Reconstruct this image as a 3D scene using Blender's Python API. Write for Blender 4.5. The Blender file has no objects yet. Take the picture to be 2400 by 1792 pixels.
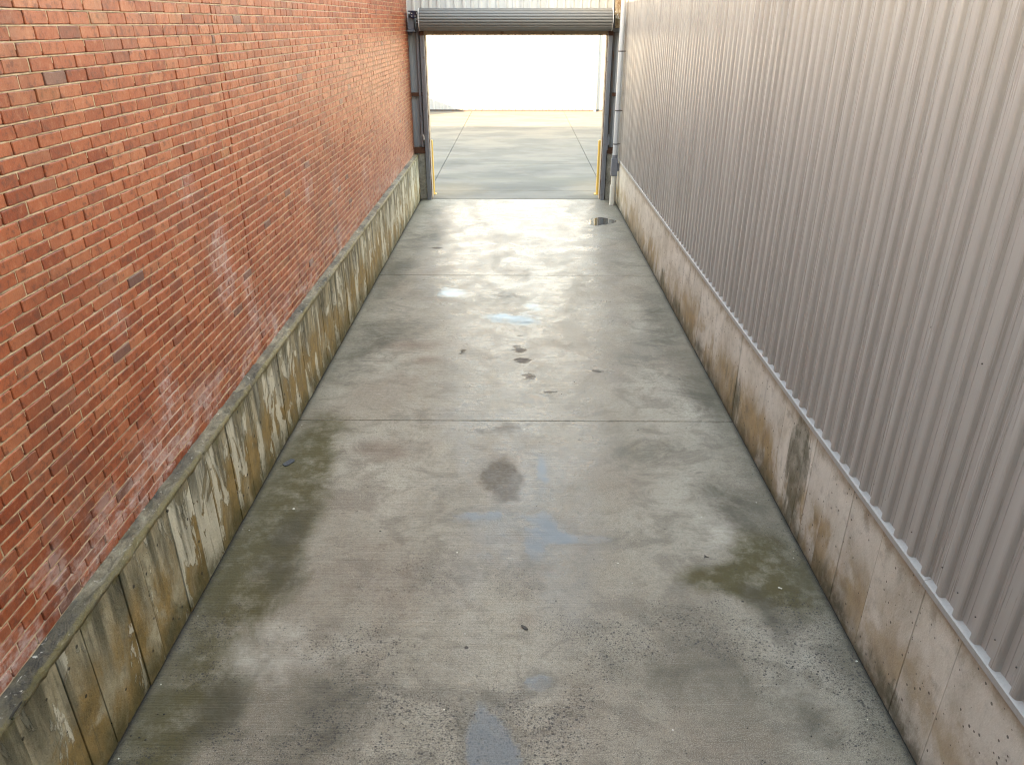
import bpy, bmesh, math, random
import numpy as np
from mathutils import Vector, Matrix
random.seed(7); rng = np.random.default_rng(7)
sc = bpy.context.scene
COL = sc.collection
R = math.radians

# ------------------------------------------------------------------ sizes
XL, XR = -2.21, 2.16          # faces of the two concrete base walls
XB = -2.30                    # brick face
XM = 2.187                    # valley plane of the metal cladding
YB = -20.0                    # back end of both walls
DOOR = 17.0                   # plane of the end wall with the shutter
WALL_H = 5.58
FAR = 35.5
OPX0, OPX1, OPZ = -1.955, 1.83, 3.385   # clear opening of the shutter door

# ------------------------------------------------------------------ helpers
def lin(h):
    h = h.lstrip('#'); c = [int(h[i:i+2], 16)/255 for i in (0, 2, 4)]
    return tuple((v/12.92 if v <= .04045 else ((v+.055)/1.055)**2.4) for v in c) + (1,)

class MB:
    """collects faces, links them as one mesh object"""
    def __init__(s): s.v = []; s.f = []; s.m = []; s.sm = []
    def add(s, vs, fs, m=0, smooth=False):
        o = len(s.v); s.v += [tuple(p) for p in vs]
        for f in fs: s.f.append([i+o for i in f]); s.m.append(m); s.sm.append(smooth)
    def box(s, x0, x1, y0, y1, z0, z1, m=0, b=0.0):
        if b <= 0:
            vs = [(x, y, z) for x in (x0, x1) for y in (y0, y1) for z in (z0, z1)]
            fs = [(0,1,3,2),(4,6,7,5),(0,4,5,1),(2,3,7,6),(0,2,6,4),(1,5,7,3)]
            s.add(vs, fs, m); return
        bm = bmesh.new(); bmesh.ops.create_cube(bm, size=1)
        for v in bm.verts:
            v.co = Vector(((x0+x1)/2+v.co.x*(x1-x0), (y0+y1)/2+v.co.y*(y1-y0), (z0+z1)/2+v.co.z*(z1-z0)))
        bmesh.ops.bevel(bm, geom=bm.edges[:], offset=b, segments=2, affect='EDGES', profile=.5)
        s.addbm(bm, m)
    def addbm(s, bm, m=0, smooth=False):
        bm.verts.index_update()
        s.add([v.co[:] for v in bm.verts], [[v.index for v in f.verts] for f in bm.faces], m, smooth); bm.free()
    def tube(s, p0, p1, r, n=16, m=0, cap=True, r1=None):
        p0 = Vector(p0); p1 = Vector(p1); d = (p1-p0).normalized()
        a = d.orthogonal().normalized(); b = d.cross(a); r1 = r if r1 is None else r1
        vs = []
        for p, q in ((p0, r), (p1, r1)):
            for i in range(n):
                t = 2*math.pi*i/n; vs.append(p + a*math.cos(t)*q + b*math.sin(t)*q)
        s.add(vs, [(i, (i+1) % n, n+(i+1) % n, n+i) for i in range(n)], m, True)
        if cap: s.add(vs[:n], [list(range(n))[::-1]], m); s.add(vs[n:], [list(range(n))], m)
    def path(s, pts, r, n=12, m=0):
        for a, b in zip(pts[:-1], pts[1:]): s.tube(a, b, r, n, m, True)
    def build(s, name, mats, parent=None):
        me = bpy.data.meshes.new(name); me.from_pydata(s.v, [], s.f)
        for m in (mats if isinstance(mats, (list, tuple)) else [mats]): me.materials.append(m)
        me.polygons.foreach_set('material_index', s.m); me.polygons.foreach_set('use_smooth', s.sm)
        me.update(); stain(me); o = bpy.data.objects.new(name, me); COL.objects.link(o)
        if parent:
            o.parent = parent
            o.matrix_parent_inverse = Matrix.Translation(-world_loc(parent))
        return o

def world_loc(o):
    l = Vector(o.location)
    return l

def thing(name, label, cat, loc=(0, 0, 0), group=None):
    o = bpy.data.objects.new(name, None); COL.objects.link(o); o.location = loc
    o.empty_display_size = .2
    o['label'] = label; o['category'] = cat
    if group: o['group'] = group
    return o
def tag(o, label, cat, group=None):
    o['label'] = label; o['category'] = cat
    if group: o['group'] = group
    return o
def struct(o): o['kind'] = 'structure'; return o

# ------------------------------------------------------------------ node shorthand
STAINS = {}
class Mat:
    def __init__(s, name):
        s.mat = bpy.data.materials.new(name); s.mat.use_nodes = True
        s.t = s.mat.node_tree; s.N = s.t.nodes; s.L = s.t.links
        s.b = s.N['Principled BSDF']; s._pos = None
    def new(s, ty, **k):
        n = s.N.new(ty)
        for a, v in k.items(): setattr(n, a, v)
        return n
    def put(s, sock, v):
        if isinstance(v, bpy.types.NodeSocket): s.L.new(v, sock)
        elif v is not None: sock.default_value = v
    @property
    def P(s):
        if s._pos is None: s._pos = s.new('ShaderNodeNewGeometry').outputs['Position']
        return s._pos
    def xyz(s, v=None):
        n = s.new('ShaderNodeSeparateXYZ'); s.put(n.inputs[0], v or s.P); return n.outputs
    def comb(s, x, y, z):
        n = s.new('ShaderNodeCombineXYZ')
        for i, q in enumerate((x, y, z)): s.put(n.inputs[i], q)
        return n.outputs[0]
    def attr(s, name):
        return s.new('ShaderNodeAttribute', attribute_name=name).outputs
    def m(s, op, a, b=None, c=None, clamp=False):
        n = s.new('ShaderNodeMath', operation=op, use_clamp=clamp)
        s.put(n.inputs[0], a)
        if b is not None: s.put(n.inputs[1], b)
        if c is not None: s.put(n.inputs[2], c)
        return n.outputs[0]
    def vm(s, op, a, b=None):
        n = s.new('ShaderNodeVectorMath', operation=op); s.put(n.inputs[0], a)
        if b is not None: s.put(n.inputs[1], b)
        return n.outputs[0]
    def scale(s, v, sc_, loc=(0, 0, 0)):
        n = s.new('ShaderNodeMapping'); s.put(n.inputs['Vector'], v or s.P)
        n.inputs['Scale'].default_value = sc_; n.inputs['Location'].default_value = loc
        return n.outputs[0]
    def noise(s, v=None, scale=1., detail=4., rough=.55, dist=0., color=False):
        n = s.new('ShaderNodeTexNoise'); s.put(n.inputs['Vector'], v or s.P)
        n.inputs['Scale'].default_value = scale; n.inputs['Detail'].default_value = detail
        n.inputs['Roughness'].default_value = rough; n.inputs['Distortion'].default_value = dist
        return n.outputs['Color' if color else 'Fac']
    def vor(s, v=None, scale=1., feature='F1', rnd=1.):
        n = s.new('ShaderNodeTexVoronoi', feature=feature); s.put(n.inputs['Vector'], v or s.P)
        n.inputs['Scale'].default_value = scale; n.inputs['Randomness'].default_value = rnd
        return n.outputs
    def mr(s, v, a, b, c=0., d=1., smooth=True):
        n = s.new('ShaderNodeMapRange', interpolation_type='SMOOTHSTEP' if smooth else 'LINEAR')
        n.clamp = True
        s.put(n.inputs[0], v)
        for i, q in zip((1, 2, 3, 4), (a, b, c, d)): s.put(n.inputs[i], q)
        return n.outputs[0]
    def ramp(s, v, stops):
        n = s.new('ShaderNodeValToRGB'); s.put(n.inputs[0], v); e = n.color_ramp.elements
        while len(e) < len(stops): e.new(.5)
        for q, (p, c) in zip(e, stops): q.position = p; q.color = c if len(c) == 4 else tuple(c)+(1,)
        return n.outputs[0]
    def mix(s, f, a, b, blend='MIX'):
        n = s.new('ShaderNodeMix', data_type='RGBA', blend_type=blend)
        s.put(n.inputs[0], f)
        for i, q in ((6, a), (7, b)):
            if isinstance(q, tuple) and len(q) == 3: q = q+(1,)
            s.put(n.inputs[i], q)
        return n.outputs[2]
    def bump(s, h, strength=1., dist=.01, normal=None):
        n = s.new('ShaderNodeBump'); s.put(n.inputs['Height'], h)
        s.put(n.inputs['Strength'], strength); n.inputs['Distance'].default_value = dist
        if normal is not None: s.L.new(normal, n.inputs['Normal'])
        return n.outputs[0]
    def field(s, name, lst, jit=None, amount=.5):
        """a stain map stored on the mesh (see STAINS), its edge made ragged by noise"""
        STAINS.setdefault(s.mat.name, {})[name] = lst
        a = s.attr(name)['Fac']
        if jit is None: return a
        on = s.mr(a, .02, .2)
        return s.m('ADD', a, s.m('MULTIPLY', s.m('MULTIPLY', s.m('SUBTRACT', jit, .5), amount*2), on))
    def blobs(s, v, lst):
        """sum of soft spots: (x, y, z, rx, ry, rz, rotz, strength)"""
        tot = None
        for (x, y, z, rx, ry, rz, a, k) in lst:
            n = s.new('ShaderNodeMapping', vector_type='TEXTURE'); s.put(n.inputs['Vector'], v)
            n.inputs['Location'].default_value = (x, y, z); n.inputs['Scale'].default_value = (rx, ry, rz)
            n.inputs['Rotation'].default_value = (0, 0, a)
            g = s.new('ShaderNodeTexGradient', gradient_type='SPHERICAL'); s.L.new(n.outputs[0], g.inputs[0])
            q = s.m('MULTIPLY', g.outputs['Fac'], k)
            tot = q if tot is None else s.m('ADD', tot, q)
        return tot
    def out(s, color=None, rough=None, normal=None, metal=None, spec=None):
        if color is not None:
            if isinstance(color, tuple) and len(color) == 3: color = color+(1,)
            s.put(s.b.inputs['Base Color'], color)
        if rough is not None: s.put(s.b.inputs['Roughness'], rough)
        if normal is not None: s.L.new(normal, s.b.inputs['Normal'])
        if metal is not None: s.put(s.b.inputs['Metallic'], metal)
        if spec is not None: s.put(s.b.inputs['Specular IOR Level'], spec)
        return s.mat

# ------------------------------------------------------------------ materials
def mat_floor():
    M = Mat('wet_concrete_slab'); P = M.P; X, Y, Z = M.xyz()
    J1 = M.noise(M.scale(None, (1, .75, 1)), 2.0, 7, .66, .5); J2 = M.noise(M.scale(None, (1, .8, 1)), 6, 6, .64, .4)
    n1 = M.noise(M.scale(None, (.9, .45, 1)), 1.0, 6, .6, .3)
    n2 = M.noise(M.scale(None, (3., 4., 1)), 1.0, 7, .68, .5)
    n3 = M.noise(None, 28, 5, .7)
    col = M.ramp(n1, [(.28, (.205, .173, .124)), (.45, (.325, .287, .218)), (.58, (.395, .357, .28)), (.72, (.475, .438, .352))])
    col = M.mix(M.mr(n2, .50, .34, 0, .60), col, (.175, .152, .108))
    col = M.mix(M.mr(n2, .58, .74, 0, .55), col, (.47, .445, .375))
    col = M.mix(M.mr(n3, .48, .72, .0, .6), col, (.185, .163, .122))
    n5 = M.noise(M.scale(None, (1.3, 1.7, 1), (5, 1, 0)), 1.5, 8, .70, .7)
    col = M.mix(M.mr(n5, .49, .62, 0, .62), col, (.150, .130, .098))
    col = M.mix(M.mr(M.noise(M.scale(None, (.5, .4, 1), (1, 8, 0)), 1., 4, .55), .45, .62, 0, .35), col, (.235, .165, .115))
    # broom streaks across the slab
    st = M.noise(M.scale(None, (1.1, 55, 1)), 1., 5, .65)
    col = M.mix(M.m('MULTIPLY', M.mr(st, .54, .72, 0, .42), M.mr(n1, .4, .6, .2, 1)), col, (.165, .147, .11))
    col = M.mix(M.m('MULTIPLY', M.mr(st, .30, .46, .34, 0), M.mr(n5, .55, .4, .2, 1)), col, (.47, .445, .375))
    gn = M.noise(None, 150, 3, .8); g2 = M.noise(None, 55, 6, .78)
    col = M.mix(M.mr(gn, .50, .62, 0, .68), col, (.11, .098, .075))
    col = M.mix(M.mr(gn, .36, .47, .45, 0), col, (.60, .57, .50))
    col = M.mix(M.mr(g2, .52, .62, 0, .6), col, (.14, .124, .092))
    # pale worn area, reddish and brown stains
    pale = M.field('pale', [(-1.6, 3.5, 0, .55, .42, 1, 0, 1.3), (1.62, 4.75, 0, .3, .4, 1, 0, 1.), (-1.0, 3.55, 0, .4, .12, 1, .3, .7), (1.7, 3.4, 0, .3, .5, 1, 0, .6)], J2, .8)
    col = M.mix(M.m('MULTIPLY', M.mr(pale, .1, .95, 0, .62), M.mr(n2, .35, .62, .35, 1)), col, (.54, .50, .42))
    red = M.field('red', [(-1.35, 8.5, 0, .75, .35, 1, 0, 1.2), (-1.1, 8.05, 0, .4, .2, 1, 0, 1.), (-1.3, 6.0, 0, .8, .35, 1, 0, 1.), (.05, 3.78, 0, .16, .22, 1, 0, .9), (-1.3, 7.3, 0, 1.0, .8, 1, 0, .55), (1.3, 7.2, 0, .8, .9, 1, 0, .5), (-1.2, 10.2, 0, .5, .2, 1, 0, .7), (-.9, 4.3, 0, 1.1, .8, 1, 0, .5)], J1, .8)
    col = M.mix(M.mr(red, .1, 1.1, 0, .62), col, (.155, .098, .066))
    brown = M.field('brown', [(-.13, 5.5, 0, .26, .46, 1, .12, 1.5), (-.1, 6.38, 0, .42, .2, 1, 0, .8), (-.27, 10.4, 0, .5, .55, 1, 0, .5), (.4, 2.2, 0, .5, .6, 1, 0, 1)], J2, .8)
    bm_ = M.m('MULTIPLY', M.mr(brown, .2, .72, 0, .85), M.mr(n3, .3, .6, .65, 1))
    col = M.mix(bm_, col, (.115, .092, .062))
    # algae, dirt and painted corner shade beside the walls
    alg = M.field('alg', [(-1.9, 6.1, 0, .42, .9, 1, 0, 1.4), (-1.92, 5.0, 0, .48, 1., 1, .05, 1.6), (-1.95, 4.1, 0, .52, .8, 1, 0, 1.6), (-1.95, 3.0, 0, .48, .8, 1, 0, 1.4), (1.88, 4.3, 0, .48, .65, 1, 0, 1.8), (1.42, 4.22, 0, .4, .22, 1, 0, 1.2), (-2.0, 2.2, 0, .3, .7, 1, 0, .9)], J1, .8)
    am = M.m('MULTIPLY', M.mr(alg, .1, .95, 0, 1), M.mr(M.noise(None, 5, 7, .72), .28, .58, .35, 1))
    col = M.mix(M.m('MULTIPLY', am, .92), col, M.mix(n3, (.048, .041, .012), (.112, .092, .032)))
    drt = M.field('drt', [(1.70, 3.85, 0, .16, .6, 1, .15, .8), (1.70, 3.1, 0, .2, .5, 1, .1, .5), (1.8, 5.2, 0, .4, .6, 1, 0, .9), (2.0, 7.3, 0, .35, 1.2, 1, 0, 1.), (1.85, 9.5, 0, .4, 1.6, 1, 0, .9), (-1.9, 8.5, 0, .45, 1.6, 1, 0, .8), (-1.75, 4.6, 0, .3, 1.1, 1, .1, 1.), (-1.95, 11.5, 0, .5, 2., 1, 0, 1.), (-1.5, 9.0, 0, .7, .9, 1, 0, .6), (-1.6, 13.8, 0, .6, 1.4, 1, 0, .8), (1.5, 12.2, 0, .6, 1.2, 1, 0, .7), (1.4, 8.2, 0, .7, 1., 1, 0, .6), (-.3, 10.3, 0, .5, .6, 1, 0, .7), (1.2, 6.0, 0, .6, .5, 1, 0, .6), (-1.3, 2.9, 0, .6, .9, 1, 0, .6), (.7, 3.4, 0, .6, .4, 1, 0, .5), (-1.78, 3.0, 0, .28, .8, 1, -.1, .8), (1.25, 3.3, 0, .5, .5, 1, 0, .5), (-1., 3.1, 0, .5, .5, 1, 0, .5)], J1, .8)
    col = M.mix(M.m('MULTIPLY', M.mr(drt, .05, .9, 0, .85), M.mr(n5, .3, .6, .45, 1)), col, (.075, .067, .044))
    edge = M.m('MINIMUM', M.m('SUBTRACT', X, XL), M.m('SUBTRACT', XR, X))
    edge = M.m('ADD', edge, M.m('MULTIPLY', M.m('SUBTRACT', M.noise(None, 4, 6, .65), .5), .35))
    col = M.mix(M.mr(edge, -.06, .38, .62, 0), col, (.10, .09, .058))  # wall-side dirt, darkened further to paint in corner shade
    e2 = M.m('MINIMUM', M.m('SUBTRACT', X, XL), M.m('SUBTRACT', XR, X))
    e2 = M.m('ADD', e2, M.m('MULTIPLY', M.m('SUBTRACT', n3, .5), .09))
    col = M.mix(M.mr(e2, .0, .06, .85, 0), col, (.03, .027, .018))  # contact shade painted as a narrow dark line at the wall foot
    # pitting, heavier on the near slab
    pm = M.mr(M.noise(M.scale(None, (1., 1.1, 1), (3, 1, 0)), 1.1, 4, .6), .40, .62)
    near = M.mr(Y, 2.5, 6.6, 1., .12)
    pm = M.m('MULTIPLY', pm, near)
    v1 = M.vor(M.scale(None, (1, 1.15, 1)), 58); r1 = M.xyz(v1['Color'])[0]
    rad = M.m('MULTIPLY', M.m('ADD', pm, .02), M.m('MULTIPLY', M.m('POWER', r1, 3.), .62))
    pit = M.m('LESS_THAN', v1['Distance'], rad)
    v2 = M.vor(None, 125); r2 = M.xyz(v2['Color'])[0]
    pit2 = M.m('LESS_THAN', v2['Distance'], M.m('MULTIPLY', M.m('MULTIPLY', pm, .7), M.m('POWER', r2, 1.2)))
    v3 = M.vor(None, 4.2); r3 = M.xyz(v3['Color'])
    pit3 = M.m('MULTIPLY', M.m('LESS_THAN', v3['Distance'], M.m('MULTIPLY', M.m('POWER', r3[1], 2.), .07)), M.m('GREATER_THAN', r3[0], .45))
    pits = M.m('MAXIMUM', M.m('MULTIPLY', pit, .85), M.m('MAXIMUM', M.m('MULTIPLY', pit2, .65), pit3))
    col = M.mix(pits, col, (.045, .042, .038))
    # spalled holes along the middle crack
    sp = M.field('sp', [(.01, 8.38, 0, .13, .17, 1, .2, 1.3), (.06, 8.05, 0, .17, .12, 1, 0, 1.3), (.12, 7.6, 0, .12, .12, 1, 0, 1.2), (.36, 7.2, 0, .13, .05, 1, 0, 1.1), (.93, 7.75, 0, .17, .06, 1, 0, 1.2), (-.68, 8.3, 0, .08, .12, 1, 0, 1.2), (-1.45, 12.9, 0, .18, .1, 1, 0, 1.1), (.02, 8.8, 0, .06, .07, 1, 0, 1.2)])
    spm = M.mr(M.m('ADD', sp, M.m('MULTIPLY', M.m('MULTIPLY', M.m('SUBTRACT', M.noise(M.scale(None, (.6, 1.3, 1)), 11, 8, .75, .8), .5), 4.), M.mr(sp, .05, .4))), .55, .68)
    col = M.mix(M.m('MULTIPLY', spm, .9), col, (.085, .062, .043))
    # standing water and damp
    wet = M.field('wet', [(0, 15.6, 0, 2.3, 2.6, 1, 0, 1.5), (0., 12.8, 0, 1.9, 3.2, 1, 0, 1.15), (-.1, 10, 0, 1.5, 2.5, 1, 0, 1.1), (.1, 7.6, 0, 1.2, 2.4, 1, 0, 1.0), (.15, 5.2, 0, 1.1, 2.4, 1, 0, 1.15), (.1, 7.4, 0, 1.3, 2.2, 1, 0, .7), (-1.2, 11, 0, 1., 2.5, 1, 0, .5), (1.0, 9.5, 0, 1.1, 3., 1, 0, .7), (1.4, 13, 0, 1.2, 2.5, 1, 0, .5), (-1.3, 13, 0, .9, 2., 1, 0, .4)], J1, .8)
    wetn = M.m('MULTIPLY', M.mr(wet, .05, .95), M.mr(M.noise(M.scale(None, (1.3, 1.1, 1)), 1.3, 7, .65, .5), .30, .60, .35, 1.))
    pud = M.field('pud', [(.22, 4.75, 0, .30, .27, 1, .3, 1.15), (.12, 4.45, 0, .14, .22, 1, 0, .8), (.55, 4.66, 0, .32, .09, 1, 0, 1.1), (-.3, 4.95, 0, .6, .16, 1, .1, .95), (.22, 5.6, 0, .12, .75, 1, 0, .95), (-.12, 2.75, 0, .22, .55, 1, .25, 1.5), (.14, 3.27, 0, .17, .14, 1, 0, 1.), (-.1, 9.4, 0, .75, .34, 1, -.4, 1.2), (.2, 9.9, 0, .28, .5, 1, 0, 1.), (-1.0, 10.5, 0, .42, .55, 1, 0, 1.1), (.16, 7.05, 0, .26, .2, 1, 0, 1.2), (-.05, 16.3, 0, 1.5, .5, 1, 0, 1.1), (.95, 15.5, 0, .5, .5, 1, 0, .9), (-1.2, 15.7, 0, .5, .6, 1, .4, .8), (.5, 14.3, 0, .9, .25, 1, 0, .7), (-.6, 13.2, 0, .6, .25, 1, 0, .7)], J2, .5)
    pudr = M.m('ADD', pud, M.m('MULTIPLY', M.m('SUBTRACT', M.noise(M.scale(None, (1, 1.4, 1)), 17, 6, .7), .5), .45))
    pudm = M.m('MULTIPLY', M.mr(pudr, .48, .80), M.mr(n5, .62, .42, .45, 1))
    damp = M.mr(pudr, .12, .5)
    tow = M.m('MULTIPLY', wetn, .52)
    col = M.mix(tow, col, (.12, .115, .105))
    col = M.mix(M.m('MULTIPLY', damp, .38), col, (.12, .108, .085))
    col = M.mix(M.m('MULTIPLY', pudm, .6), col, (.085, .085, .085))
    rough = M.m('ADD', M.mr(n3, .3, .7, .46, .60), M.m('MULTIPLY', st, .12))
    rough = M.m('ADD', M.m('MULTIPLY', rough, M.m('SUBTRACT', 1., wetn)), M.m('MULTIPLY', wetn, M.mr(n2, .32, .66, .13, .34)))
    rough = M.m('ADD', M.m('MULTIPLY', rough, M.m('SUBTRACT', 1., pudm)), M.m('MULTIPLY', pudm, M.mr(n2, .35, .6, .05, .16)))
    rough = M.m('ADD', rough, M.m('MULTIPLY', M.m('MAXIMUM', M.m('MAXIMUM', am, spm), bm_), .32), clamp=True)
    # relief
    grain = M.noise(None, 75, 4, .75)
    h = M.m('ADD', M.m('MULTIPLY', grain, .45), M.m('MULTIPLY', st, .55))
    h = M.m('ADD', h, M.m('MULTIPLY', M.noise(None, 14, 4, .6), .8))
    h = M.m('SUBTRACT', h, M.m('MULTIPLY', pits, 1.2))
    h = M.m('SUBTRACT', h, M.m('MULTIPLY', spm, 2.5))
    dry = M.m('SUBTRACT', 1., M.m('MULTIPLY', pudm, .88))
    dry = M.m('MULTIPLY', dry, M.m('SUBTRACT', 1., M.m('MULTIPLY', wetn, .45)))
    nb = M.bump(h, M.m('MULTIPLY', dry, 1.), .010)
    low = M.bump(M.noise(M.scale(None, (.8, 1.6, 1)), 1.6, 3, .5), .35, .02, nb)
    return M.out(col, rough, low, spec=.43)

def mat_joint(): 
    M = Mat('dark_joint_filler'); n = M.noise(None, 60, 4)
    return M.out(M.ramp(n, [(.3, (.03, .028, .024)), (.7, (.075, .068, .055))]), .85)

def mat_yard():
    M = Mat('yard_concrete'); X, Y, Z = M.xyz()
    n1 = M.noise(M.scale(None, (.35, .8, 1)), 1, 6, .6, .6); n2 = M.noise(M.scale(None, (1.2, 4, 1)), 1, 6, .65, .5)
    col = M.ramp(n1, [(.3, (.135, .124, .104)), (.5, (.165, .150, .124)), (.7, (.195, .175, .136))])
    col = M.mix(M.mr(n2, .45, .75, 0, .28), col, (.115, .11, .10))
    sw = M.field('rusty', [(-1.6, 18., 0, 1.4, 1.5, 1, 0, 1.), (1.9, 18.3, 0, 1.2, 1.8, 1, 0, 1.)])
    col = M.mix(M.mr(sw, .1, .9, 0, .5), col, (.26, .19, .115))
    damp = M.mr(M.noise(M.scale(None, (.5, .9, 1), (4, 2, 0)), 1., 5, .6), .38, .62)
    rough = M.mr(damp, 0, 1, .85, .62)
    h = M.m('ADD', M.noise(None, 60, 4, .7), M.m('MULTIPLY', M.noise(None, 9, 3), .6))
    return M.out(col, rough, M.bump(h, .3, .004), spec=.18)

def mat_ground():
    M = Mat('bare_ground'); n = M.noise(None, 2, 8, .65)
    return M.out(M.ramp(n, [(.3, (.16, .145, .12)), (.7, (.28, .25, .21))]), .9)

BLOOM = [(XB, 5.6, 1.86, 1, .3, .55, 0, 1.5), (XB, 6.05, 1.35, 1, .22, .55, 0, 1.25), (XB, 4.36, 1.32, 1, .25, .42, 0, 1.3), (XB, 3.95, 1.08, 1, .4, .3, 0, 1.4), (XB, 3.2, 1.0, 1, .6, .22, 0, .9), (XB, 4.9, 1.1, 1, .6, .25, 0, .9), (XB, 6.6, 1.15, 1, .8, .35, 0, .75), (XB, 8.2, 2.0, 1, .35, .5, 0, .7), (XB, 9.6, 1.7, 1, .5, .6, 0, .8), (XB, 2.4, .95, 1, .5, .2, 0, .9), (XB, 11.5, 1.6, 1, .8, .5, 0, .6), (XB, 3.9, 2.1, 1, .25, .3, 0, .7), (XB, 5.2, 2.5, 1, .25, .3, 0, .6)]

def mat_brick():
    M = Mat('red_fired_brick'); P = M.P; X, Y, Z = M.xyz()
    T = M.xyz(M.attr('tint')['Vector'])
    n = M.noise(M.scale(None, (1, 1, 1)), 22, 6, .7); nf = M.noise(None, 120, 4, .7)
    col = M.ramp(T[0], [(.0, (.25, .055, .024)), (.3, (.325, .080, .034)), (.55, (.36, .096, .042)), (.8, (.385, .113, .052)), (1., (.41, .14, .068))])
    col = M.mix(M.mr(n, .50, .64, 0, .7), col, (.14, .05, .032))
    col = M.mix(M.mr(n, .30, .46, .55, 0), col, (.46, .195, .105))
    # odd bricks: purple-brown, grey, ochre
    col = M.mix(M.m('MULTIPLY', M.mr(T[1], .86, 1.), .42), col, (.17, .066, .046))
    col = M.mix(M.m('MULTIPLY', M.m('GREATER_THAN', T[1], .9925), .5), col, (.10, .085, .08))
    col = M.mix(M.m('MULTIPLY', M.m('GREATER_THAN', T[2], .98), .2), col, (.30, .17, .07))
    col = M.mix(M.m('MULTIPLY', M.mr(nf, .55, .75), .55), col, (.11, .042, .03))
    # soft dirty clouds and dark drips
    big = M.noise(M.scale(None, (1, .8, .55)), 1.1, 6, .65, .4)
    col = M.mix(M.mr(big, .48, .68, 0, .55), col, (.165, .058, .035))
    strk = M.noise(M.scale(None, (1, 7, .35)), 1.2, 5, .65)
    low = M.mr(Z, .8, 2.4, 1., 0)
    col = M.mix(M.m('MULTIPLY', M.mr(strk, .5, .75, 0, .7), M.mr(low, 0, 1, .25, 1)), col, (.13, .062, .05))
    # white salt bloom
    J = M.noise(M.scale(None, (1, 1, .7)), 4, 6, .68)
    sb = M.field('bloom', BLOOM, J, .8)
    sn = M.m('MULTIPLY', M.mr(M.noise(M.scale(None, (1, 8, 5)), 1.5, 7, .78), .40, .60), M.mr(M.noise(None, 30, 6, .8), .38, .55, .2, 1))
    sm = M.m('MULTIPLY', M.m('MULTIPLY', M.mr(sb, .12, .85), sn), M.mr(T[2], .1, .8, .25, 1))
    base = M.m('MULTIPLY', M.mr(Z, .9, 1.5, .75, 0), M.mr(M.noise(M.scale(None, (1, 3, 6)), 1.4, 8, .78), .47, .62))
    speck = M.m('MULTIPLY', M.mr(M.noise(M.scale(None, (1, 1, 1), (0, 7, 3)), 6, 7, .75), .60, .76), .28)
    sm = M.m('MAXIMUM', M.m('MAXIMUM', M.m('MULTIPLY', sm, .72), base), speck)
    col = M.mix(sm, col, (.55, .44, .41))
    rough = M.m('ADD', M.mr(n, .3, .7, .34, .48), M.m('MULTIPLY', sm, .3), clamp=True)
    h = M.m('ADD', M.m('MULTIPLY', n, .9), M.m('MULTIPLY', nf, .5))
    return M.out(col, rough, M.bump(h, .8, .005), spec=.22)

def mat_mortar():
    M = Mat('sandy_mortar'); n = M.noise(None, 35, 6, .7); g = M.noise(M.scale(None, (1, 1, .6)), 1.2, 5, .6)
    col = M.ramp(n, [(.3, (.30, .21, .125)), (.5, (.47, .34, .21)), (.75, (.60, .46, .30))])
    col = M.mix(M.mr(g, .52, .68, 0, .7), col, (.22, .145, .09))
    sb = M.field('bloom', BLOOM, M.noise(M.scale(None, (1, 1, .7)), 4, 6, .68), .8)
    col = M.mix(M.m('MULTIPLY', M.mr(sb, .12, .85), .5), col, (.60, .50, .46))
    return M.out(col, .9, M.bump(n, .6, .006))

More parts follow.
